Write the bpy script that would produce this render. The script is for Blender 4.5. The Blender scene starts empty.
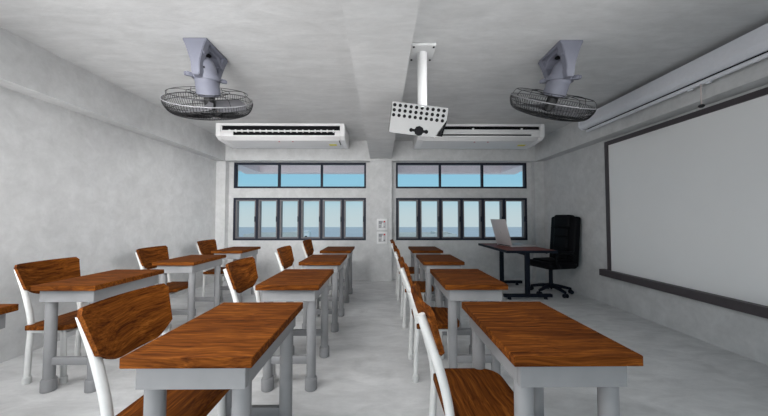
import bpy, bmesh, math, random
from math import pi, sin, cos, radians as R
from mathutils import Vector as V, Matrix as M

random.seed(7)
scene = bpy.context.scene
COL = scene.collection

# ------------------------------------------------------------------ materials
def new_mat(name):
    m = bpy.data.materials.new(name); m.use_nodes = True
    nt = m.node_tree
    return m, nt, nt.nodes['Principled BSDF']

def plain(name, col, rough=.5, metal=0.0, spec=.5, var=.03, scale=30, bump=0.0):
    m, nt, p = new_mat(name)
    N, L = nt.nodes, nt.links
    tc = N.new('ShaderNodeTexCoord'); no = N.new('ShaderNodeTexNoise')
    no.inputs['Scale'].default_value = scale; no.inputs['Detail'].default_value = 3
    L.new(tc.outputs['Object'], no.inputs['Vector'])
    rp = N.new('ShaderNodeValToRGB')
    rp.color_ramp.elements[0].position = .3; rp.color_ramp.elements[1].position = .7
    rp.color_ramp.elements[0].color = [c*(1-var) for c in col]+[1]
    rp.color_ramp.elements[1].color = [min(1, c*(1+var)) for c in col]+[1]
    L.new(no.outputs['Fac'], rp.inputs['Fac'])
    L.new(rp.outputs['Color'], p.inputs['Base Color'])
    p.inputs['Roughness'].default_value = rough
    p.inputs['Metallic'].default_value = metal
    p.inputs['Specular IOR Level'].default_value = spec
    if bump:
        b = N.new('ShaderNodeBump'); b.inputs['Strength'].default_value = bump; b.inputs['Distance'].default_value = .002
        L.new(no.outputs['Fac'], b.inputs['Height']); L.new(b.outputs['Normal'], p.inputs['Normal'])
    return m

def concrete(name, c0, c1, scale=1.0, rough=.85, stretch=(1, 1, 1), fleck=.08, bump=.18):
    m, nt, p = new_mat(name)
    N, L = nt.nodes, nt.links
    tc = N.new('ShaderNodeTexCoord'); mp = N.new('ShaderNodeMapping')
    mp.inputs['Scale'].default_value = stretch
    L.new(tc.outputs['Object'], mp.inputs['Vector'])
    a = N.new('ShaderNodeTexNoise'); a.inputs['Scale'].default_value = 6.2*scale; a.inputs['Detail'].default_value = 9
    a.inputs['Roughness'].default_value = .62; a.inputs['Distortion'].default_value = .5
    b = N.new('ShaderNodeTexNoise'); b.inputs['Scale'].default_value = 24*scale; b.inputs['Detail'].default_value = 6
    b.inputs['Roughness'].default_value = .7
    L.new(mp.outputs['Vector'], a.inputs['Vector']); L.new(mp.outputs['Vector'], b.inputs['Vector'])
    rp = N.new('ShaderNodeValToRGB')
    rp.color_ramp.elements[0].position = .33; rp.color_ramp.elements[1].position = .66
    rp.color_ramp.elements[0].color = (*c0, 1); rp.color_ramp.elements[1].color = (*c1, 1)
    L.new(a.outputs['Fac'], rp.inputs['Fac'])
    r2 = N.new('ShaderNodeValToRGB')
    r2.color_ramp.elements[0].position = .3; r2.color_ramp.elements[1].position = .7
    g0 = 1-fleck; r2.color_ramp.elements[0].color = (g0, g0, g0, 1); r2.color_ramp.elements[1].color = (1, 1, 1, 1)
    L.new(b.outputs['Fac'], r2.inputs['Fac'])
    mx = N.new('ShaderNodeMix'); mx.data_type = 'RGBA'; mx.blend_type = 'MULTIPLY'; mx.inputs[0].default_value = 1
    L.new(rp.outputs['Color'], mx.inputs[6]); L.new(r2.outputs['Color'], mx.inputs[7])
    L.new(mx.outputs[2], p.inputs['Base Color'])
    p.inputs['Roughness'].default_value = rough; p.inputs['Specular IOR Level'].default_value = .25
    bp = N.new('ShaderNodeBump'); bp.inputs['Strength'].default_value = bump; bp.inputs['Distance'].default_value = .01
    ad = N.new('ShaderNodeMath'); ad.operation = 'ADD'
    L.new(a.outputs['Fac'], ad.inputs[0]); L.new(b.outputs['Fac'], ad.inputs[1])
    L.new(ad.outputs[0], bp.inputs['Height']); L.new(bp.outputs['Normal'], p.inputs['Normal'])
    return m

def wood(name, axis):
    """brown grained wood, grain running along local axis 0 (x) or 1 (y)"""
    m, nt, p = new_mat(name)
    N, L = nt.nodes, nt.links
    tc = N.new('ShaderNodeTexCoord'); oi = N.new('ShaderNodeObjectInfo')
    # low-frequency warp
    wn = N.new('ShaderNodeTexNoise'); wn.noise_dimensions = '4D'
    wn.inputs['Scale'].default_value = 4.0; wn.inputs['Detail'].default_value = 1
    L.new(tc.outputs['Object'], wn.inputs['Vector'])
    ml = N.new('ShaderNodeMath'); ml.operation = 'MULTIPLY'; ml.inputs[1].default_value = 30
    L.new(oi.outputs['Random'], ml.inputs[0]); L.new(ml.outputs[0], wn.inputs['W'])
    sb = N.new('ShaderNodeVectorMath'); sb.operation = 'SUBTRACT'; sb.inputs[1].default_value = (.5, .5, .5)
    L.new(wn.outputs['Color'], sb.inputs[0])
    sc = N.new('ShaderNodeVectorMath'); sc.operation = 'SCALE'; sc.inputs['Scale'].default_value = .075
    L.new(sb.outputs[0], sc.inputs[0])
    ad = N.new('ShaderNodeVectorMath'); ad.operation = 'ADD'
    L.new(tc.outputs['Object'], ad.inputs[0]); L.new(sc.outputs[0], ad.inputs[1])
    mp = N.new('ShaderNodeMapping')
    s = [66, 66, 66]; s[axis] = 2.4
    mp.inputs['Scale'].default_value = s
    L.new(ad.outputs[0], mp.inputs['Vector'])
    a = N.new('ShaderNodeTexNoise'); a.noise_dimensions = '4D'
    a.inputs['Scale'].default_value = 1; a.inputs['Detail'].default_value = 5; a.inputs['Roughness'].default_value = .6
    L.new(mp.outputs['Vector'], a.inputs['Vector']); L.new(ml.outputs[0], a.inputs['W'])
    # fine pores
    mp2 = N.new('ShaderNodeMapping'); s2 = [260, 260, 260]; s2[axis] = 8
    mp2.inputs['Scale'].default_value = s2
    L.new(ad.outputs[0], mp2.inputs['Vector'])
    b = N.new('ShaderNodeTexNoise'); b.inputs['Scale'].default_value = 1; b.inputs['Detail'].default_value = 3
    L.new(mp2.outputs['Vector'], b.inputs['Vector'])
    rp = N.new('ShaderNodeValToRGB'); e = rp.color_ramp.elements
    e[0].position = .30; e[0].color = (.034, .0082, .0016, 1)
    e[1].position = .74; e[1].color = (.31, .104, .0175, 1)
    k = e.new(.44); k.color = (.110, .0305, .0050, 1)
    k = e.new(.57); k.color = (.185, .0560, .0085, 1)
    L.new(a.outputs['Fac'], rp.inputs['Fac'])
    r2 = N.new('ShaderNodeValToRGB'); r2.color_ramp.elements[0].position = .32; r2.color_ramp.elements[1].position = .6
    r2.color_ramp.elements[0].color = (.5, .45, .42, 1); r2.color_ramp.elements[1].color = (1, 1, 1, 1)
    L.new(b.outputs['Fac'], r2.inputs['Fac'])
    mx = N.new('ShaderNodeMix'); mx.data_type = 'RGBA'; mx.blend_type = 'MULTIPLY'; mx.inputs[0].default_value = .95
    L.new(rp.outputs['Color'], mx.inputs[6]); L.new(r2.outputs['Color'], mx.inputs[7])
    L.new(mx.outputs[2], p.inputs['Base Color'])
    p.inputs['Roughness'].default_value = .75; p.inputs['Specular IOR Level'].default_value = .06
    bp = N.new('ShaderNodeBump'); bp.inputs['Strength'].default_value = .15; bp.inputs['Distance'].default_value = .002
    L.new(a.outputs['Fac'], bp.inputs['Height']); L.new(bp.outputs['Normal'], p.inputs['Normal'])
    return m

def glass_mat():
    m = bpy.data.materials.new('window_glass'); m.use_nodes = True
    nt = m.node_tree; N, L = nt.nodes, nt.links
    N.remove(N['Principled BSDF'])
    t = N.new('ShaderNodeBsdfTransparent'); t.inputs['Color'].default_value = (.97, .985, .99, 1)
    L.new(t.outputs[0], N['Material Output'].inputs['Surface'])
    return m

W0, W1 = (.56, .56, .56), (.655, .655, .655)
MT = dict(
    wall=concrete('wall_plaster', W0, W1, 1.0),
    ceil=concrete('ceiling_plaster', W0, W1, 1.0, stretch=(.5, 1.4, 1)),
    floor=concrete('floor_screed', (.57, .57, .57), (.745, .745, .745), .9, rough=.6, stretch=(.6, 1.3, 1)),
    outer=concrete('outer_concrete', (.88, .77, .80), (.94, .83, .86), 1.0),
    far=concrete('far_roof_render', (.55, .53, .50), (.62, .60, .57), .4),
    woodx=wood('desk_wood', 0), woody=wood('chair_wood', 1),
    deskgrey=plain('desk_painted_frame', (.24, .24, .246), .5, var=.04, spec=.3, scale=14),
    chairwhite=plain('chair_white_tube', (.60, .60, .59), .4),
    fanbody=plain('fan_body_paint', (.165, .17, .212), .45, var=.02),
    black=plain('black_wire', (.006, .006, .007), .45),
    blade=plain('fan_blade', (.12, .12, .13), .5),
    acwhite=plain('ac_casing', (.80, .79, .79), .35, var=.015),
    acgrey=plain('ac_panel', (.74, .73, .73), .45, var=.015),
    dark=plain('dark_slot', (.007, .007, .008), .7, spec=.1),
    projface=plain('projector_face', (.28, .28, .28), .5, var=.01, spec=.2),
    projwhite=plain('projector_casing', (.62, .62, .62), .5, var=.01),
    slate=plain('window_frame_slate', (.019, .022, .036), .5, spec=.2),
    jamb=plain('sash_inner_edge', (.16, .15, .155), .5),
    board=plain('whiteboard_surface', (.84, .84, .84), .35, var=.006, scale=4),
    boardframe=plain('whiteboard_frame', (.062, .052, .057), .5, var=.05),
    screenmetal=plain('screen_housing', (.74, .745, .79), .45, var=.02),
    redwood=plain('teacher_desk_top', (.20, .060, .044), .6, var=.2, scale=60, spec=.15),
    steel=plain('desk_black_steel', (.007, .010, .018), .55, spec=.15),
    leather=plain('black_leather', (.0035, .0038, .0052), .6, var=.3, scale=60, bump=.2, spec=.12),
    silver=plain('laptop_silver', (.52, .48, .48), .5, var=.01),
    keys=plain('laptop_keys', (.36, .35, .35), .6),
    red=plain('red_plastic', (.55, .02, .02), .4),
    yellow=plain('yellow_sticker', (.75, .66, .03), .5, var=.25, scale=120),
    plate=plain('panel_plate', (.74, .74, .74), .4, var=.01),
    plateinner=plain('panel_inset', (.50, .50, .51), .5, var=.02),
    ink=plain('panel_ink', (.10, .10, .11), .5),
    cord=plain('pull_cord', (.6, .52, .5), .6),
    glass=glass_mat(),
)

def sea_mat():
    m, nt, p = new_mat('sea_water')
    N, L = nt.nodes, nt.links
    tc = N.new('ShaderNodeTexCoord'); no = N.new('ShaderNodeTexNoise')
    no.inputs['Scale'].default_value = .02; no.inputs['Detail'].default_value = 5
    L.new(tc.outputs['Object'], no.inputs['Vector'])
    rp = N.new('ShaderNodeValToRGB')
    rp.color_ramp.elements[0].color = (.40, .41, .43, 1); rp.color_ramp.elements[1].color = (.46, .47, .49, 1)
    L.new(no.outputs['Fac'], rp.inputs['Fac']); L.new(rp.outputs['Color'], p.inputs['Base Color'])
    p.inputs['Roughness'].default_value = .9; p.inputs['Specular IOR Level'].default_value = .1
    return m
MT['sea'] = sea_mat()

# ------------------------------------------------------------------ mesh helpers
class MB:
    def __init__(s): s.bm = bmesh.new()
    def box(s, x0, x1, y0, y1, z0, z1, bev=0, seg=2, mtx=None):
        b = bmesh.new(); bmesh.ops.create_cube(b, size=1)
        for v in b.verts:
            v.co = V(((x0+x1)/2+v.co.x*(x1-x0), (y0+y1)/2+v.co.y*(y1-y0), (z0+z1)/2+v.co.z*(z1-z0)))
        if bev: bmesh.ops.bevel(b, geom=b.edges[:], offset=bev, segments=seg, affect='EDGES', profile=.5)
        return s.add(b, mtx)
    def prism(s, pts, a0, a1, axis='z', bev=0, mtx=None, seg=2):
        """pts: outline in the two remaining axes (x,y | x,z | y,z), extruded from a0 to a1"""
        b = bmesh.new()
        def co(u, v, w):
            return V((u, v, w)) if axis == 'z' else (V((u, w, v)) if axis == 'y' else V((w, u, v)))
        n = len(pts)
        lo = [b.verts.new(co(u, v, a0)) for u, v in pts]; hi = [b.verts.new(co(u, v, a1)) for u, v in pts]
        b.faces.new(lo); b.faces.new(hi)
        for i in range(n): b.faces.new((lo[i], lo[(i+1) % n], hi[(i+1) % n], hi[i]))
        bmesh.ops.recalc_face_normals(b, faces=b.faces)
        if bev: bmesh.ops.bevel(b, geom=b.edges[:], offset=bev, segments=seg, affect='EDGES', profile=.5)
        return s.add(b, mtx)
    def lathe(s, prof, seg=24, mtx=None):
        """prof: (radius, z) pairs, turned about z"""
        b = bmesh.new(); rings = []
        for r, z in prof:
            if r < 1e-6: rings.append([b.verts.new((0, 0, z))])
            else: rings.append([b.verts.new((r*cos(2*pi*k/seg), r*sin(2*pi*k/seg), z)) for k in range(seg)])
        for A, B in zip(rings, rings[1:]):
            for k in range(seg):
                k2 = (k+1) % seg
                if len(A) == 1 and len(B) == 1: continue
                if len(A) == 1: b.faces.new((A[0], B[k], B[k2]))
                elif len(B) == 1: b.faces.new((A[k], A[k2], B[0]))
                else: b.faces.new((A[k], A[k2], B[k2], B[k]))
        if len(rings[0]) > 1: b.faces.new(rings[0])
        if len(rings[-1]) > 1: b.faces.new(rings[-1])
        bmesh.ops.recalc_face_normals(b, faces=b.faces)
        return s.add(b, mtx)
    def cyl(s, p0, p1, r, seg=16, r2=None, bev=0):
        p0, p1 = V(p0), V(p1); d = p1-p0; ln = d.length; r2 = r if r2 is None else r2
        q = V((0, 0, 1)).rotation_difference(d.normalized()).to_matrix().to_4x4()
        pr = [(0, 0), (r-bev, 0), (r, bev), (r2, ln-bev), (r2-bev, ln), (0, ln)] if bev else [(0, 0), (r, 0), (r2, ln), (0, ln)]
        return s.lathe(pr, seg, M.Translation(p0) @ q)
    def tube(s, pts, r, seg=10, closed=False, mtx=None, caps=True):
        b = bmesh.new(); pts = [V(p) for p in pts]; n = len(pts); rings = []; prev = None
        for i in range(n):
            a = pts[(i-1) % n] if (closed or i > 0) else pts[i]
            c = pts[(i+1) % n] if (closed or i < n-1) else pts[i]
            t = (c-a).normalized()
            if prev is None:
                nrm = t.orthogonal().normalized()
            else:
                nrm = prev - t*prev.dot(t); nrm.normalize()
            prev = nrm; bi = t.cross(nrm)
            rr = r[i] if isinstance(r, (list, tuple)) else r
            rings.append([b.verts.new(pts[i] + (nrm*cos(2*pi*k/seg) + bi*sin(2*pi*k/seg))*rr) for k in range(seg)])
        m = n if closed else n-1
        for i in range(m):
            A, B = rings[i], rings[(i+1) % n]
            off = 0
            if closed and i == n-1:
                off = min(range(seg), key=lambda o: (A[0].co-B[o].co).length)
            for k in range(seg): b.faces.new((A[k], A[(k+1) % seg], B[(k+1+off) % seg], B[(k+off) % seg]))
        if not closed and caps: b.faces.new(rings[0]); b.faces.new(rings[-1])
        bmesh.ops.recalc_face_normals(b, faces=b.faces)
        return s.add(b, mtx)
    def add(s, b, mtx=None):
        if mtx is not None: b.transform(mtx)
        me = bpy.data.meshes.new('tmp'); b.to_mesh(me); b.free(); s.bm.from_mesh(me); bpy.data.meshes.remove(me)
        return s
    def build(s, name, mat, parent=None, smooth=True, mtx=None):
        if mtx is not None: s.bm.transform(mtx)
        me = bpy.data.meshes.new(name); s.bm.to_mesh(me); s.bm.free()
        me.materials.append(mat)
        o = bpy.data.objects.new(name, me); COL.objects.link(o)
        if smooth:
            for p in me.polygons: p.use_smooth = True
            me.set_sharp_from_angle(angle=R(38))
        if parent: o.parent = parent
        return o

def circ(r, n, z=0, c=(0, 0)):
    return [(c[0]+r*cos(2*pi*k/n), c[1]+r*sin(2*pi*k/n), z) for k in range(n)]

def smooth_path(pts, n=6):
    """Catmull-Rom through pts"""
    P = [V(p) for p in pts]; P = [P[0]*2-P[1]] + P + [P[-1]*2-P[-2]]; out = []
    for i in range(1, len(P)-2):
        for k in range(n):
            t = k/n
            out.append(.5*((2*P[i]) + (P[i+1]-P[i-1])*t + (2*P[i-1]-5*P[i]+4*P[i+1]-P[i+2])*t*t
                           + (3*P[i]-P[i-1]-3*P[i+1]+P[i+2])*t**3))
    out.append(P[-2]); return out

def tag(o, label, cat, group=None):
    o['label'] = label; o['category'] = cat
    if group: o['group'] = group
    return o
def thing(name, label, cat, loc=(0, 0, 0), rz=0, group=None):
    o = bpy.data.objects.new(name, None); COL.objects.link(o)
    o.location = loc; o.rotation_euler = (0, 0, rz); o.empty_display_size = .1
    return tag(o, label, cat, group)
def struct(o): o['kind'] = 'structure'; return o
def kids(o): return [c for c in bpy.data.objects if c.parent == o]
def copy_tree(o, parent=None):
    c = o.copy(); COL.objects.link(c)
    if parent: c.parent = parent
    for ch in kids(o): copy_tree(ch, c)
    return c

# ------------------------------------------------------------------ camera
F = 297.0
CAMZ = 1.155
cam = bpy.data.cameras.new('camera'); co = bpy.data.objects.new('camera', cam); COL.objects.link(co)
cam.sensor_width = 36; cam.lens = F/768*36; cam.clip_start = .02; cam.clip_end = 5000
co.location = (0, 0, CAMZ)
co.rotation_euler = (R(90)+math.atan(10/F), 0, -math.atan(3/F))
scene.camera = co

# ------------------------------------------------------------------ room shell
XW, YW, ZC, YB = 3.03, 5.60, 2.585, -3.0
XB, ZB = 2.858, 2.204
struct(MB().box(-XW-.2, XW+.2, YB, YW+.18, -.2, 0).build('floor', MT['floor'], smooth=False))
struct(MB().box(-XW-.2, XW+.2, YB, YW+.18, ZC, ZC+.2).build('ceiling', MT['ceil'], smooth=False))
struct(MB().box(-XW-.2, -XW, YB, YW+.18, 0, ZC).build('wall_left', MT['wall'], smooth=False))
struct(MB().box(XW, XW+.2, YB, YW+.18, 0, ZC).build('wall_right', MT['wall'], smooth=False))
WX0, WX1 = .283, 2.775
UZ0, UZ1, LZ0, LZ1 = 1.715, 2.205, .735, 1.535
b = MB()
b.box(-XW, XW, YW, YW+.18, 0, LZ0).box(-XW, XW, YW, YW+.18, LZ1, UZ0).box(-XW, XW, YW, YW+.18, UZ1, ZC)
for z0, z1 in ((LZ0, LZ1), (UZ0, UZ1)):
    b.box(-XW, -WX1, YW, YW+.18, z0, z1).box(-WX0, WX0, YW, YW+.18, z0, z1).box(WX1, XW, YW, YW+.18, z0, z1)
struct(b.build('wall_back', MT['wall'], smooth=False))
struct(MB().box(-XB, XB, 5.445, YW, ZB+.006, ZC).build('trim_1', MT['wall'], smooth=False))          # beam over the windows
struct(MB().box(-.2, .193, YB, 5.47, 2.243, ZC).build('trim_2', MT['ceil'], smooth=False))             # beam down the middle of the ceiling
struct(MB().box(-.2, .2, 5.47, YW, 0, 2.243).build('trim_3', MT['wall'], smooth=False))              # pillar between the windows
struct(MB().box(-XW, -XB, YB, YW, ZB, ZC).build('trim_4', MT['wall'], smooth=False))                 # side beams
struct(MB().box(XB, XW, YB, YW, ZB, ZC).build('trim_5', MT['wall'], smooth=False))
struct(MB().box(-XW, -XB, 5.47, YW, 0, ZB).build('trim_6', MT['wall'], smooth=False))                # corner columns
struct(MB().box(XB, XW, 5.47, YW, 0, ZB).build('trim_7', MT['wall'], smooth=False))

# windows
def window(n, x0, x1, z0, z1, panels, sashes):
    y0, y1 = YW+.01, YW+.085; t = .036
    fr = MB()
    fr.box(x0, x1, y0, y1, z0, z0+t).box(x0, x1, y0, y1, z1-t, z1)
    fr.box(x0, x0+t, y0, y1, z0+t, z1-t).box(x1-t, x1, y0, y1, z0+t, z1-t)
    w = (x1-x0-2*t)/panels
    for k in range(1, panels):
        xc = x0+t+w*k; hw = .019 if not sashes else .024
        fr.box(xc-hw, xc+hw, y0+.004, y1-.004, z0+t, z1-t)
    f = struct(fr.build('window_%d' % n, MT['slate'], smooth=False))
    for k in range(panels):
        a, c = x0+t+w*k, x0+t+w*(k+1)
        if k: a += .024 if sashes else .019
        if k < panels-1: c -= .024 if sashes else .019
        za, zb = z0+t, z1-t
        if sashes:
            s = .024; m = MB()
            m.box(a, c, y0+.014, y1+.03, za, za+s).box(a, c, y0+.014, y1+.03, zb-s, zb)
            m.box(a, a+s, y0+.014, y1+.03, za+s, zb-s).box(c-s, c, y0+.014, y1+.03, za+s, zb-s)
            so = m.build('sash', MT['jamb'], f, smooth=False)
            MB().box(c-s+.004, c-.004, y0-.012, y0+.014, (za+zb)/2-.05, (za+zb)/2+.05, .004).build('sash_handle', MT['slate'], so)
            MB().box(a+s, c-s, y1+.004, y1+.010, za+s, zb-s).build('pane', MT['glass'], so, smooth=False)
        else:
            MB().box(a, c, y0+.04, y0+.046, za, zb).build('pane', MT['glass'], f, smooth=False)
window(1, -WX1, -WX0, UZ0, UZ1, 3, False)
window(2, WX0, WX1, UZ0, UZ1, 3, False)
window(3, -WX1, -WX0, LZ0, LZ1, 6, True)
window(4, WX0, WX1, LZ0, LZ1, 6, True)

# outside: concrete overhang, sea, two flat roofed buildings and a hut
YO = 7.05
struct(MB().box(-3.3, 3.3, YO, YO+.25, 2.235, 2.9).build('trim_8', MT['outer'], smooth=False))
struct(MB().box(-3.25, -2.87, YW+.18, YO, 2.235, 2.9).build('trim_9', MT['outer'], smooth=False))
struct(MB().box(2.87, 3.25, YW+.18, YO, 2.235, 2.9).build('trim_10', MT['outer'], smooth=False))
struct(MB().box(-3.3, 3.3, YW+.18, YO, 2.74, 2.9).build('trim_11', MT['outer'], smooth=False))
SEA = -15.0
struct(MB().box(-1500, 1500, 9, 528, SEA-.5, SEA).build('sea', MT['sea'], smooth=False))

def roof_house(label, x0, x1, y, top, depth, step):
    t = thing('flat_roofed_building', label, 'building', ((x0+x1)/2, y+depth/2, SEA))
    w, d, h = (x1-x0)/2, depth/2, top-SEA
    MB().box(-w, w, -d, d, 0, h-.36).build('building_wall', MT['far'], t, smooth=False)
    p = MB(); q = .3
    p.box(-w, w, -d, -d+q, h-.36, h).box(-w, w, d-q, d, h-.36, h)
    p.box(-w, -w+q, -d+q, d-q, h-.36, h).box(w-q, w, -d+q, d-q, h-.36, h)
    p.build('parapet', MT['far'], t, smooth=False)
    n = int(2*w/1.6)
    for k in range(n):
        x = -w+.8+k*1.6
        MB().box(x-.62, x+.62, -d-.05, -d+.02, h-.86, h-.47).build('building_window', MT['slate'], t, smooth=False)
    MB().box(step*w-.9, step*w+.9, -d+1, d-.6, h-.36, h+.22).build('roof_step', MT['far'], t, smooth=False)
roof_house('flat-roofed pale building by the sea beyond the left windows', -18.4, -10.6, 40, -1.0, 5, .72)
roof_house('flat-roofed pale building by the sea beyond the right windows', 0.4, 10.2, 40, -1.0, 5, .62)
t = thing('roof_hut', 'tiny white hut with dark doorway, right of the left far building', 'hut', (-10.1, 40.6, SEA))
MB().box(-.36, .36, -.4, .4, 0, 14.3).build('hut_wall', MT['acwhite'], t, smooth=False)
MB().box(-.15, .15, -.44, -.38, 13.1, 13.75).build('doorway', MT['dark'], t, smooth=False)
MB().box(-.44, .44, -.5, .5, 14.3, 14.42).build('hut_roof', MT['acwhite'], t, smooth=False)

# ------------------------------------------------------------------ pupils' desks
HT = .712
def make_desk():
    t = thing('school_desk', '', 'desk', group='pupil desks in three columns')
    MB().box(-.209, .209, -.312, .312, HT-.034, HT, .0025, 1).build('tabletop', MT['woodx'], t)
    ap = MB(); z0, z1 = HT-.034-.080, HT-.034; ax, ay, th = .178, .285, .022
    ap.box(-ax, ax, -ay, -ay+th, z0, z1, .002, 1).box(-ax, ax, ay-th, ay, z0, z1, .002, 1)
    ap.box(-ax, -ax+th, -ay+th, ay-th, z0, z1).box(ax-th, ax, -ay+th, ay-th, z0, z1)
    ap.build('apron', MT['deskgrey'], t)
    for sx in (-1, 1):
        for sy in (-1, 1):
            x, y = sx*.146, sy*.238
            l = MB().cyl((x, y, .06), (x, y, z1), .031, 20).build('leg', MT['deskgrey'], t)
            MB().lathe([(0, 0), (.037, 0), (.041, .004), (.041, .072), (.037, .082), (.031, .084)], 20, M.Translation((x, y, 0))).build('foot_cap', MT['deskgrey'], l)
    for sy in (-1, 1):
        MB().box(-.146, .146, sy*.238-.014, sy*.238+.014, .172, .222, .004, 2).build('stretcher', MT['deskgrey'], t)
    return t

def make_chair():
    t = thing('school_chair', '', 'chair', group='pupil chairs drawn up to the desks')
    # seat: square at the back, rounded at the front (+x)
    r = .085; x0, x1, yy = -.385, -.065, .205
    pts = [(x0, -yy)]
    pts += [(x1-r+r*sin(a), -yy+r-r*cos(a)) for a in [pi/2*k/8 for k in range(9)]]
    pts += [(x1-r+r*cos(a), yy-r+r*sin(a)) for a in [pi/2*k/8 for k in range(9)]]
    pts += [(x0, yy)]
    MB().prism(pts, .376, .41, 'z', .003, seg=1).build('seat', MT['woody'], t)
    # backrest: six-cornered board, slightly dished, leaning back
    def surf(y, z):
        x = -.396-(z-.64)*.33 - .036*(1-(y/.22)**2)
        return V((x, y, z))
    b = bmesh.new(); nz, ny = 12, 24; grid = {}
    zt, rc = .830, .026
    def zlow(y):                                  # lower edge: flat middle, corners swept up
        a_ = abs(y)
        return .603 if a_ < .09 else .603+.055*((a_-.09)/.10)**1.4
    for i in range(nz+1):
        f = i/nz
        for j in range(ny+1):
            u = 2*j/ny-1
            y = .189*u
            z = zlow(y)+(zt-zlow(y))*f
            k_ = max(0, (z-.655)/(zt-.655))
            y *= 1+.155*k_
            e_ = .2183-abs(y)
            if e_ < rc and f > .8: z -= (rc-math.sqrt(max(0, rc*rc-(rc-e_)**2)))*(f-.8)/.2
            c = surf(y, z)
            grid[i, j] = (b.verts.new(c+V((.009, 0, .003))), b.verts.new(c-V((.009, 0, .003))))
    for i in range(nz):
        for j in range(ny):
            for s in (0, 1): b.faces.new((grid[i, j][s], grid[i+1, j][s], grid[i+1, j+1][s], grid[i, j+1][s]))
    loop = [(0, j) for j in range(ny)] + [(i, ny) for i in range(nz)] + [(nz, j) for j in range(ny, 0, -1)] + [(i, 0) for i in range(nz, 0, -1)]
    for k in range(len(loop)):
        p, q = loop[k], loop[(k+1) % len(loop)]
        b.faces.new((grid[p][0], grid[q][0], grid[q][1], grid[p][1]))
    bmesh.ops.recalc_face_normals(b, faces=b.faces)
    MB().add(b).build('backrest', MT['woody'], t)
    for s in (-1, 1):
        y = s*.172
        path = smooth_path([(-.392, y, .03), (-.386, y, .22), (-.380, y, .42), (-.426, y, .62), (-.488, y, .795)])
        l = MB().tube(path, .0175, 14).build('rear_leg', MT['chairwhite'], t)
        MB().lathe([(0, 0), (.021, 0), (.0235, .004), (.0235, .046), (.0195, .05), (.0165, .05)], 16, M.Translation((-.392, y, 0))).build('foot_cap', MT['chairwhite'], l)
        f = MB().cyl((-.140, y, .03), (-.150, y, .376), .0165, 14).build('front_leg', MT['chairwhite'], t)
        MB().lathe([(0, 0), (.021, 0), (.0235, .004), (.0235, .046), (.0195, .05), (.0165, .05)], 16, M.Translation((-.140, y, 0))).build('foot_cap', MT['chairwhite'], f)
        MB().cyl((-.372, y, .362), (-.150, y, .362), .013, 12).build('seat_rail', MT['chairwhite'], t)
    MB().cyl((-.148, -.172, .345), (-.148, .172, .345), .012, 12).build('cross_rail', MT['chairwhite'], t)
    return t

desk0, chair0 = make_desk(), make_chair()
used = [False, False]
def put(proto, k, loc, label):
    if used[k]: o = copy_tree(proto)
    else: o = proto; used[k] = True
    o.location = loc; o['label'] = label
ROWS = [1.274, 2.290, 3.318, 4.346]
COLS = [(-2.080, 'left column along the wall'), (-.619, 'middle column'), (.636, 'right column')]
rn = ['nearest the camera, frontmost in the', 'second from the front in the', 'third from the front in the', 'by the windows, last in the']
for ci, (x, cn) in enumerate(COLS):
    for ri, y in enumerate(ROWS):
        if ci == 0 and ri == 0:
            put(desk0, 0, (x, y-.015, 0), 'grey-legged wooden desk cut off at the left edge of the picture')
        else:
            put(desk0, 0, (x, y, 0), 'grey-legged wooden desk ' + rn[ri] + ' ' + cn)
            put(chair0, 1, (x, y+.020, 0), 'wooden chair on white tubes ' + (
                ['', 'frontmost of the three in the', 'middle of the three in the', 'last of the three in the'] if ci == 0 else
                ['at the desk nearest the camera in the', 'at the second desk from the front in the', 'at the third desk from the front in the', 'at the last desk in the'])[ri] + ' ' + cn)

# ------------------------------------------------------------------ teacher's desk, laptop, office chair
t = thing('teacher_desk', 'red-brown topped table with black edge and steel feet under the laptop', 'desk', (2.09, 4.70, 0))
TZ = .705
MB().box(-.34, .34, -.585, .585, TZ-.012, TZ, .002, 1).build('tabletop', MT['redwood'], t)
e = MB(); e.box(-.355, .355, -.60, -.585, TZ-.036, TZ-.001).box(-.355, .355, .585, .60, TZ-.036, TZ-.001)
e.box(-.355, -.34, -.585, .585, TZ-.036, TZ-.001).box(.34, .355, -.585, .585, TZ-.036, TZ-.001)
e.box(-.34, .34, -.585, .585, TZ-.036, TZ-.012)
e.build('edge_band', MT['steel'], t)
for s in (-1, 1):
    y = s*.45
    l = MB().box(-.033, .033, y-.02, y+.02, .07, TZ-.036, .006).build('leg', MT['steel'], t)
    MB().box(-.345, .345, y-.03, y+.03, .03, .075, .008).build('foot_bar', MT['steel'], l)
    for sx in (-.26, .26):
        MB().cyl((sx, y, 0), (sx, y, .03), .028, 14, .022).build('foot_pad', MT['steel'], l)
MB().box(-.03, .03, -.45, .45, TZ-.085, TZ-.036).build('cross_rail', MT['steel'], t)

t = thing('laptop', 'open grey laptop standing on the red-brown table', 'laptop', (1.985, 4.775, TZ), R(9))
MB().box(0, .42, -.215, .215, .002, .022, .004).build('base', MT['silver'], t)
k = MB()
for i in range(5):
    for j in range(12): k.box(.05+i*.032, .05+i*.032+.026, -.18+j*.030, -.18+j*.030+.025, .019, .0225)
k.build('keyboard', MT['keys'], t)
MB().box(.25, .35, -.07, .07, .0195, .0212).build('touchpad', MT['keys'], t)
tilt = M.Translation((0, 0, .02)) @ M.Rotation(R(-15.5), 4, 'Y')
lid = MB().box(-.006, .006, -.215, .215, 0, .425, .004).build('lid', MT['silver'], t, mtx=tilt)
MB().box(.0055, .0075, -.185, .185, .02, .40).build('screen', MT['dark'], lid, mtx=tilt)
m = MB()
m.tube([V((-.0065, -.02, .19)), V((-.0065, .0, .225)), V((-.0065, .02, .19))], .003, 6)
m.tube([V((-.0065, -.014, .235)), V((-.0065, .014, .235))], .003, 6)
m.build('lid_mark', MT['keys'], lid, mtx=tilt)
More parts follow.
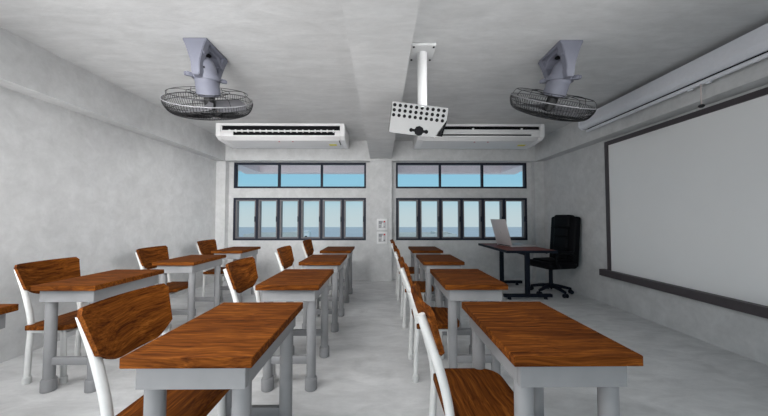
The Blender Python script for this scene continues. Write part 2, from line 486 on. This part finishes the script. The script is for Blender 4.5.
MB().cyl((0, -.17, .016), (0, .17, .016), .008, 10).build('hinge', MT['dark'], t)

t = thing('office_chair', 'black padded office chair on castors between table and right wall', 'chair', (2.615, 4.58, 0), R(180+13))
# local +x = direction the sitter faces
MB().box(-.25, .25, -.26, .26, .40, .50, .04, 4).build('seat', MT['leather'], t)
MB().box(-.20, .17, -.20, .20, .485, .525, .03, 4).build('seat_cushion', MT['leather'], t)
back = M.Translation((-.225, 0, .42)) @ M.Rotation(R(-5), 4, 'Y')
bk = MB().box(-.06, .05, -.245, .245, 0, .76, .035, 4).build('backrest', MT['leather'], t, mtx=back)
for z0, z1 in ((.05, .26), (.25, .44), (.43, .58)):
    MB().box(.02, .085, -.135, .135, z0, z1, .03, 4).build('back_cushion', MT['leather'], bk, mtx=back)
MB().box(-.05, .085, -.15, .15, .58, .785, .035, 4).build('headrest', MT['leather'], bk, mtx=back)
for s in (-1, 1):
    a = MB().tube(smooth_path([(-.19, s*.275, .58), (-.05, s*.29, .64), (.12, s*.29, .64), (.175, s*.29, .56), (.12, s*.28, .45), (.05, s*.25, .43)]), .018, 10).build('armrest', MT['leather'], t)
    MB().box(-.12, .14, s*.29-.03, s*.29+.03, .635, .665, .012, 3).build('arm_pad', MT['leather'], a)
MB().cyl((0, 0, .10), (0, 0, .41), .028, 16).build('gas_lift', MT['steel'], t)
MB().box(-.11, .11, -.09, .09, .375, .405, .006).build('seat_plate', MT['steel'], t)
bs = MB().cyl((0, 0, .085), (0, 0, .15), .05, 16).build('star_base', MT['steel'], t)
for k in range(5):
    a = 2*pi*k/5+R(15)
    d = V((cos(a), sin(a), 0)); rot = M.Rotation(a, 4, 'Z')
    MB().tube([d*.03+V((0, 0, .12)), d*.15+V((0, 0, .105)), d*.285+V((0, 0, .075))], [.032, .027, .02], 10).build('base_arm', MT['steel'], bs)
    c = MB()
    for s in (-1, 1): c.cyl((.285, s*.012, .03), (.285, s*.034, .03), .03, 16, bev=.004)
    c.cyl((.285, 0, .03), (.285, 0, .08), .011, 10)
    c.build('castor', MT['steel'], bs, mtx=rot)

# ------------------------------------------------------------------ whiteboard on the right wall
t = thing('whiteboard', 'long whiteboard with dark frame and tray on the right wall', 'whiteboard', (XW, 1.9, 0))
y0, y1, z0, z1 = -2.4, 2.025, .47, 2.170
MB().box(-.022, 0, y0+.02, y1-.02, z0, z1-.02).build('writing_panel', MT['board'], t, smooth=False)
f = MB(); f.box(-.035, 0, y1-.055, y1, z0, z1).box(-.035, 0, y0, y0+.055, z0, z1).box(-.035, 0, y0+.055, y1-.055, z1-.055, z1)
f.build('frame', MT['boardframe'], t, smooth=False)
MB().box(-.085, 0, y0-.08, y1+.085, z0-.085, z0, .004, 1).build('tray', MT['boardframe'], t)

# pull-down projection screen fixed along the right beam
t = thing('projection_screen', 'rolled-up projection screen in a long grey case under the right ceiling edge', 'projection screen', (XB, 1.9, 2.30))
y0, y1 = -2.4, 2.10
zz = lambda h: CAMZ+h-2.30
pr = [(-.135, zz(1.375)), (-.01, zz(1.375)), (-.01, zz(1.215)), (-.085, zz(1.205)), (-.115, zz(1.225)), (-.135, zz(1.255))]
MB().prism(pr, y0, y1, 'y', .004).build('case', MT['screenmetal'], t)
MB().prism([(u*1.05, v*1.0) for u, v in pr], y1, y1+.03, 'y', .004).build('end_cap', MT['screenmetal'], t)
MB().prism([(u*1.05, v*1.0) for u, v in pr], y0-.03, y0, 'y', .004).build('end_cap', MT['screenmetal'], t)
br = MB().box(-.078, -.048, y0+.02, y1-.03, zz(1.162), zz(1.195), .010, 3).build('bottom_bar', MT['screenmetal'], t)
MB().box(-.066, -.060, y0+.04, y1-.05, zz(1.19), zz(1.213)).build('screen_cloth', MT['dark'], t, smooth=False)
for yy in (.57, .72):
    MB().box(-.072, -.054, yy-.02, yy+.02, zz(1.148), zz(1.163), .004).build('bar_clip', MT['screenmetal'], br)
MB().cyl((-.064, .63, zz(.985)), (-.064, .63, zz(1.165)), .005, 8).build('pull_cord', MT['cord'], t)
MB().lathe([(0, -.016), (.014, -.012), (.022, -.004), (.022, .006), (.012, .014), (0, .016)], 14, M.Translation((-.064, .63, zz(.975)))).build('pull_knob', MT['black'], t)
for yy in (-1.8, -.2, 1.4):
    MB().box(-.06, 0, yy-.05, yy+.05, zz(1.30), zz(1.36)).build('wall_bracket', MT['screenmetal'], t)

# ------------------------------------------------------------------ switch panels on the pillar
for i, (za, zb, lab) in enumerate(((.935, 1.140, 'upper white panel with red button on the pillar between windows'),
                                   (.685, .905, 'lower white panel with red button on the pillar between windows'))):
    h = zb-za
    t = thing('alarm_panel', lab, 'wall panel', (.018, 5.47, za), group='white panels on the pillar')
    MB().box(-.095, .095, -.022, 0, 0, h, .005).build('plate', MT['plate'], t)
    MB().box(-.066, .066, -.026, -.02, .035, h-.035, .002, 1).build('inset', MT['plateinner'], t)
    p = MB()
    for r_ in range(3):
        for c_ in range(3): p.box(-.055+c_*.019, -.055+c_*.019+.014, -.029, -.025, h-.055-r_*.017, h-.055-r_*.017+.012)
    for c_ in range(2): p.box(.005+c_*.012, .005+c_*.012+.008, -.029, -.025, h-.058, h-.050)
    for r_ in range(3): p.box(-.055, -.020, -.029, -.025, .045+r_*.018, .052+r_*.018)
    p.box(.028, .052, -.029, -.025, .052, .062 + (.012 if i else 0))
    p.build('lettering', MT['ink'], t, smooth=False)
    MB().box(.032, .060, -.034, -.024, h-.066, h-.038, .003).build('red_button', MT['red'], t)
    MB().box(.0, .026, -.028, -.025, .05, h-.075).build('blank_tile', MT['plate'], t)

# ------------------------------------------------------------------ ceiling air conditioners
def make_ac(s, label):
    """s = -1 left unit, +1 right unit; both 1.81 m long, hung from the ceiling in front of the window beam"""
    xc = s*1.52
    t = thing('air_conditioner', label, 'air conditioner', (xc, 4.45, ZC), group='ceiling air conditioners over the windows')
    L_ = .93
    pr = [(0, 0), (.60, 0), (.60, -.21), (.55, -.262), (.44, -.266), (.075, -.236), (.02, -.205), (0, -.19)]
    body = [(0.03, -.001), (.595, -.001), (.595, -.206), (.545, -.258), (.44, -.262), (.075, -.232), (.03, -.20)]
    MB().prism(body, -L_+.03, L_-.03, 'x', .003, seg=1).build('casing', MT['acwhite'], t)
    for e_ in (-1, 1):
        a, c = (L_-.03, L_+.04) if e_ > 0 else (-L_-.04, -L_+.03)
        MB().prism(pr, a, c, 'x', .008).build('end_cap', MT['acwhite'], t)
    # front: top lip, dark outlet, louvre, second outlet
    MB().box(-L_+.03, L_-.03, .0, .035, -.036, -.001, .004).build('top_lip', MT['acwhite'], t)
    MB().box(-L_+.05, L_-.035, .018, .032, -.182, -.036).build('outlet', MT['dark'], t, smooth=False)
    if s < 0:
        MB().box(-L_+.05, L_-.035, -.004, .02, -.127, -.107, .004).build('louvre', MT['acwhite'], t)
        nb = MB()
        for k in range(18):
            x = -L_+.17+k*(2*L_-.30)/17
            nb.box(x-.011, x+.011, -.010, .022, -.138, -.100, .003, 1)
        nb.build('louvre_vanes', MT['acwhite'], t)
        MB().box(-L_+.03, -L_+.22, -.001, .03, -.186, -.128, .004).build('outlet_cheek', MT['acgrey'], t)
        MB().box(L_-.11, L_-.03, -.001, .03, -.186, -.128, .004).build('outlet_cheek', MT['acgrey'], t)
    else:
        MB().box(-L_+.05, L_-.035, -.006, .02, -.160, -.088, .006).build('louvre', MT['acgrey'], t)
        nb = MB()
        for x in (-.12, .62): nb.box(x-.013, x+.013, -.008, .02, -.088, -.066, .003, 1)
        nb.build('louvre_vanes', MT['acwhite'], t)
        MB().box(L_-.16, L_-.03, -.001, .03, -.186, -.158, .004).build('outlet_cheek', MT['acgrey'], t)
    MB().box(-L_+.03, L_-.03, -.002, .034, -.205, -.182, .005).build('lower_lip', MT['acwhite'], t)
    # underside panel with marks: lies on the slope from (.075,-.228) to (.44,-.248)
    sl = math.atan2(-.030, .365)
    pm = M.Translation((0, .075, -.233)) @ M.Rotation(sl, 4, 'X')
    pan = MB().box(-L_+.06, L_-.06, .012, .345, -.006, .004, .003, 1).build('bottom_panel', MT['acgrey'], t, mtx=pm)
    mk = MB()
    for x in (-.06, .15): mk.cyl((x, .065, -.0085), (x, .065, -.005), .013, 12)
    mk.build('red_mark', MT['red'], pan, mtx=pm)
    MB().box(-.035, .125, .057, .071, -.0075, -.005).build('brand_plate', MT['plate'], pan, mtx=pm)
    MB().box(L_-.24, L_-.12, .185, .255, -.0078, -.005).build('sticker', MT['yellow'], pan, mtx=pm)
    if s < 0:
        MB().box(L_-.060, L_-.052, .03, .22, -.010, .002).build('panel_seam', MT['dark'], pan, mtx=pm)
    for x in (-.8, .8):
        MB().box(x-.04, x+.04, .2, .4, -.03, 0).build('hanger', MT['steel'], t)
    return t
make_ac(-1, 'white air conditioner with open vaned outlet, left of the ceiling beam')
make_ac(1, 'white air conditioner with closed louvre, behind the projector')

# ------------------------------------------------------------------ orbit fans
def make_fan(x, label, roll, spin):
    t = thing('orbit_fan', label, 'fan', (x, 2.49, ZC), group='caged fans on the ceiling')
    # arched bracket along y: ceiling plate, two legs
    m = MB()
    m.box(-.095, .095, -.17, .15, -.022, 0, .006)
    def leg(y0, y1, sgn):
        b = bmesh.new(); L_ = []
        for f_ in range(9):
            f = f_/8; z = -.01-.275*f
            hw = .097-.062*min(1, f*1.5)**.75 if f < .67 else .035
            yo = y0+(y1-y0)*(f**1.3); th = .032
            if f > .9: hw *= .8
            L_.append([b.verts.new((sx*hw, yo+sy*th, z)) for sx, sy in ((-1, -1), (1, -1), (1, 1), (-1, 1))])
        b.faces.new(L_[0]); b.faces.new(L_[-1])
        for A, B in zip(L_, L_[1:]):
            for k in range(4): b.faces.new((A[k], A[(k+1) % 4], B[(k+1) % 4], B[k]))
        bmesh.ops.recalc_face_normals(b, faces=b.faces)
        bmesh.ops.bevel(b, geom=b.edges[:], offset=.005, segments=2, affect='EDGES')
        m.add(b)
    leg(-.14, -.115, -1); leg(.14, .115, 1)
    # haunches that close the arch under the plate
    m.prism([(-.15, -.015), (-.15, -.115), (-.118, -.115), (-.055, -.05), (.055, -.05), (.118, -.115), (.15, -.115), (.15, -.015)], -.066, .066, 'x', .006)
    m.build('bracket', MT['fanbody'], t)
    MB().cyl((0, 0, -.054), (0, 0, -.02), .035, 16).build('ball_socket', MT['dark'], t)
    # motor, tilted; local -z is the blowing direction
    sx_ = 1 if x < 0 else -1
    piv = V((0, 0, -.245))
    T = M.Translation(piv) @ M.Rotation(roll, 4, 'Y') @ M.Rotation(R(30), 4, 'X')
    MB().lathe([(0, .165), (.035, .158), (.066, .13), (.082, .085), (.088, .03), (.092, .02), (.092, -.02), (.090, -.025), (.094, -.128), (.085, -.140), (0, -.140)], 28).build('motor_housing', MT['fanbody'], t, mtx=T)
    sv = MB()
    for k in range(4):
        a = -pi/2+(k-1.5)*.32
        sv.box(-.005, .005, -.004, .003, -.007, .007, mtx=M.Rotation(a+pi/2, 4, 'Z') @ M.Translation((0, -.082, .092)))
    sv.build('motor_vents', MT['dark'], t, mtx=T)
    YT = M.Translation(piv) @ M.Rotation(roll*.6, 4, 'Y') @ M.Rotation(R(12), 4, 'X') @ M.Rotation(sx_*R(48), 4, 'Z')
    # yoke band with pivot ears
    yb = MB(); seg = 28
    b = bmesh.new(); rg = []
    for k in range(seg):
        a = 2*pi*k/seg
        rg.append([b.verts.new((r_*cos(a), r_*sin(a), z)) for r_, z in ((.088, -.018), (.106, -.018), (.106, .020), (.088, .020))])
    for k in range(seg):
        A, B = rg[k], rg[(k+1) % seg]
        for j in range(4): b.faces.new((A[j], A[(j+1) % 4], B[(j+1) % 4], B[j]))
    bmesh.ops.recalc_face_normals(b, faces=b.faces)
    yb.add(b)
    for s in (-1, 1): yb.box(s*.122-.026, s*.122+.026, -.022, .022, -.016, .018, .006)
    yb.build('pivot_band', MT['fanbody'], t, mtx=YT)
    for s in (-1, 1):
        MB().cyl((s*.142, 0, 0), (s*.162, 0, 0), .016, 14, bev=.003).build('pivot_knob', MT['fanbody'], t, mtx=YT)
    # cage
    RC = .347; zr = -.172
    rim = MB().tube([V(p) for p in circ(RC, 56, zr)], .0042, 8, closed=True).build('cage_rim', plain_rim, t, mtx=T)
    bg = MB()
    for r_, z in ((.308, zr+.052), (.165, zr+.060), (.118, zr+.036)):
        bg.tube([V(p) for p in circ(r_, 48, z)], .0026, 6, closed=True)
    for k in range(8):
        a = 2*pi*k/8+.2
        d = V((cos(a), sin(a), 0))
        bg.tube(smooth_path([d*.09+V((0, 0, zr+.040)), d*.165+V((0, 0, zr+.060)), d*.308+V((0, 0, zr+.052)), d*RC+V((0, 0, zr))], 4), .0024, 5)
    bg.build('rear_guard', MT['black'], t, mtx=T)
    fg = MB(); nr = 96
    for k in range(nr):
        a = 2*pi*k/nr
        pts = []
        for r_, z, da in ((RC, zr, 0), (RC-.004, zr-.045, .01), (.303, zr-.105, .05), (.20, zr-.130, .16), (.075, zr-.134, .30)):
            pts.append(V((r_*cos(a+da), r_*sin(a+da), z)))
        fg.tube(smooth_path(pts, 3), .0021, 4, caps=False)
    for r_, z in ((RC-.003, zr-.038), (.313, zr-.097), (.20, zr-.131)):
        fg.tube([V(p) for p in circ(r_, 48, z)], .0026, 5, closed=True)
    fg.build('front_guard', MT['black'], t, mtx=T)
    MB().lathe([(0, zr-.140), (.06, zr-.140), (.08, zr-.130), (.08, zr-.122), (0, zr-.122)], 24).build('guard_badge', MT['black'], t, mtx=T)
    # blades on a hub
    MB().cyl((0, 0, -.142), (0, 0, zr-.09), .045, 18, bev=.006).build('hub', MT['black'], t, mtx=T)
    for k in range(3):
        b = bmesh.new(); G = {}
        for i in range(8):
            r_ = .04+.25*i/7; wd = .055+.075*sin(min(1, i/5)*pi/2); sw = .35*i/7
            for j in range(6):
                u = j/5-.5
                a = 2*pi*k/3+spin+sw+u*2*wd/max(r_, .10)
                z = zr-.050+u*(.075-.025*i/7)
                G[i, j] = (b.verts.new((r_*cos(a), r_*sin(a), z+.0025)), b.verts.new((r_*cos(a), r_*sin(a), z-.0025)))
        for i in range(7):
            for j in range(5):
                for s in (0, 1): b.faces.new((G[i, j][s], G[i+1, j][s], G[i+1, j+1][s], G[i, j+1][s]))
        lp = [(0, j) for j in range(5)]+[(i, 5) for i in range(7)]+[(7, j) for j in range(5, 0, -1)]+[(i, 0) for i in range(7, 0, -1)]
        for q in range(len(lp)):
            p_, q_ = lp[q], lp[(q+1) % len(lp)]
            b.faces.new((G[p_][0], G[q_][0], G[q_][1], G[p_][1]))
        bmesh.ops.recalc_face_normals(b, faces=b.faces)
        MB().add(b).build('blade', MT['blade'], t, mtx=T)
    return t
plain_rim = plain('cage_rim_grey', (.22, .22, .23), .4)
make_fan(-1.478, 'black-caged grey fan on the ceiling above the left desks', R(8), .3)
make_fan(1.53, 'black-caged grey fan on the ceiling near the projection screen', R(8), 1.1)

# ------------------------------------------------------------------ projector on its ceiling pole
t = thing('projector', 'white projector hanging tilted from a ceiling pole beside the beam', 'projector', (.352, 2.495, ZC))
# local frame: ceiling plate at origin
MB().box(-.10, .10, -.12, .12, -.022, 0, .004).build('ceiling_plate', MT['projwhite'], t)
for sx in (-.082, .082):
    for sy in (-.10, .10):
        MB().cyl((sx, sy, -.028), (sx, sy, -.02), .009, 10).build('bolt', MT['dark'], t)
MB().cyl((0, 0, -.50), (0, 0, -.02), .041, 24).build('pole', MT['projwhite'], t)
# housing: broad face towards the room, turned down and rolled
face_c = V((.314, 2.50, CAMZ+.831)) - V((.352, 2.495, ZC))
nrm = V((-.10, -.93, -.36)).normalized()          # outward normal of the perforated face
right = V((1, 0, 0)); right = (right - nrm*right.dot(nrm)).normalized()
up = nrm.cross(right) * -1
up = right.cross(nrm) * -1 if right.cross(nrm).z < 0 else right.cross(nrm)
ro = M.Rotation(R(6.5), 3, nrm)
right, up = ro @ right, ro @ up
if right.z > 0:
    ro = M.Rotation(R(-13), 3, nrm); right, up = ro @ right, ro @ up
P = M(((right.x, up.x, nrm.x, face_c.x), (right.y, up.y, nrm.y, face_c.y), (right.z, up.z, nrm.z, face_c.z), (0, 0, 0, 1)))
hw, hh = .235, .128
out = [(-hw, hh), (hw, hh), (hw+.004, .025), (hw-.075, -hh), (-hw, -hh)]
bd = MB().prism(out, -.012, 0, 'z', .003, seg=1).build('face_plate', MT['projface'], t, mtx=P)
MB().prism([(-hw+.012, hh-.012), (hw-.012, hh-.012), (hw-.008, -hh+.02), (-hw+.012, -hh+.012)], -.11, -.012, 'z', .006).build('body', MT['projface'], t, mtx=P)
MB().prism([(hw-.010, hh-.075), (hw+.012, .020), (hw-.006, -hh+.018), (hw-.06, -hh+.018)], -.105, -.012, 'z', .003, seg=1).build('dark_corner', MT['dark'], t, mtx=P)
MB().box(-hw-.004, -hw+.012, -hh+.012, hh-.03, -.10, -.012).build('dark_side', MT['dark'], t, mtx=P)
vh = MB()
for i in range(3):
    for j in range(10):
        x, y = -hw+.024+j*.0462, hh-.026-i*.0405
        vh.cyl((x, y, -.004), (x, y, .0015), .0145, 14)
vh.build('vent_holes', MT['dark'], bd, mtx=P)
lz = MB(); lz.cyl((.022, -.085, -.004), (.022, -.085, .006), .042, 8, bev=.004).box(-.055, .10, -.096, -.074, -.004, .003)
lz.cyl((-.045, -.085, -.004), (-.045, -.085, .003), .017, 10).cyl((.085, -.085, -.004), (.085, -.085, .003), .017, 10)
lz.build('ball_mount', MT['dark'], bd, mtx=P)

# ------------------------------------------------------------------ light
def area(name, loc, target, sx, sy, power, col=(1, 1, 1), spread=180):
    l = bpy.data.lights.new(name, 'AREA'); l.shape = 'RECTANGLE'; l.size = sx; l.size_y = sy
    l.energy = power; l.color = col; l.spread = R(spread)
    o = bpy.data.objects.new(name, l); COL.objects.link(o); o.location = loc
    o.rotation_euler = (V(target)-V(loc)).to_track_quat('-Z', 'Y').to_euler()
    return o
# added fill lights out of view to even out the room, no real fixtures
area('fill_left_down', (-1.6, 1.0, 2.55), (-1.6, 1.001, 0), 1.2, .6, 12)
area('fill_mid_down', (-.6, .6, 2.2), (-.6, 1.4, 0), 1.2, .6, 15, spread=140)
area('fill_left_side', (-3.0, .4, 1.4), (3, .9, 1.4), 2.4, 1.4, 80)
area('fill_left_far', (-2.9, 1.9, 1.3), (-1.4, 5, 1.3), .5, 1.4, 8.6, spread=120)
area('fill_left_back', (-1.5, .3, 2.4), (-1.7, 4.9, .2), 1.6, .4, 12, spread=70)
area('fill_right_side', (2.3, .4, 1.7), (-2.4, 4.2, 1.8), 1.6, 1.6, 8.6, spread=90)
area('fill_left_wall', (2.4, .6, 2.15), (-3, 4.9, 1.35), 1.4, 1.4, 10, spread=40)
area('fill_rear_narrow', (1.0, -1.0, 1.8), (-3, 4.9, 1.5), 1.2, 1.0, 2.1, spread=30)
area('fill_rear_low', (-1.3, -3.5, .25), (-1.6, 4.6, 2.9), 2.6, .5, 30, spread=70)  # added upward fill behind the camera, not daylight from a real opening
area('fill_right_up', (1.0, .35, .9), (.7, 2.6, 2.58), .9, .5, 2.2, spread=75)
area('fill_left_up', (-1.3, .35, .85), (-1.2, 3.0, 2.58), 1.1, .6, 5, spread=75)
sl = bpy.data.lights.new('sun', 'SUN'); sl.energy = 1.2; sl.angle = R(3)
so = bpy.data.objects.new('sun', sl); COL.objects.link(so); so.location = (0, -30, 60)
so.rotation_euler = V((.10, .50, -.86)).to_track_quat('-Z', 'Y').to_euler()


w = bpy.data.worlds.new('sky'); scene.world = w; w.use_nodes = True
nt = w.node_tree; N, L = nt.nodes, nt.links
bg = N['Background']; bg.inputs['Strength'].default_value = 1.0
tc = N.new('ShaderNodeTexCoord'); sp = N.new('ShaderNodeSeparateXYZ'); L.new(tc.outputs['Generated'], sp.inputs[0])
rp = N.new('ShaderNodeValToRGB'); e = rp.color_ramp.elements
def lin(r, g, b_):
    return [((c/255)/12.92 if c/255 <= .04045 else ((c/255+.055)/1.055)**2.4) for c in (r, g, b_)]+[1]
e[0].position = 0; e[0].color = lin(196, 212, 216)
e[1].position = 1; e[1].color = lin(178, 205, 226)
k = e.new(.03); k.color = lin(190, 211, 217)
k = e.new(.07); k.color = lin(168, 207, 220)
k = e.new(.11); k.color = lin(148, 200, 222)
k = e.new(.20); k.color = lin(138, 195, 222)
L.new(sp.outputs['Z'], rp.inputs['Fac']); L.new(rp.outputs['Color'], bg.inputs['Color'])

vs = scene.view_settings
scene.display_settings.display_device = 'sRGB'
vs.view_transform = 'Standard'; vs.look = 'None'; vs.exposure = 0; vs.gamma = 1; vs.use_curve_mapping = False
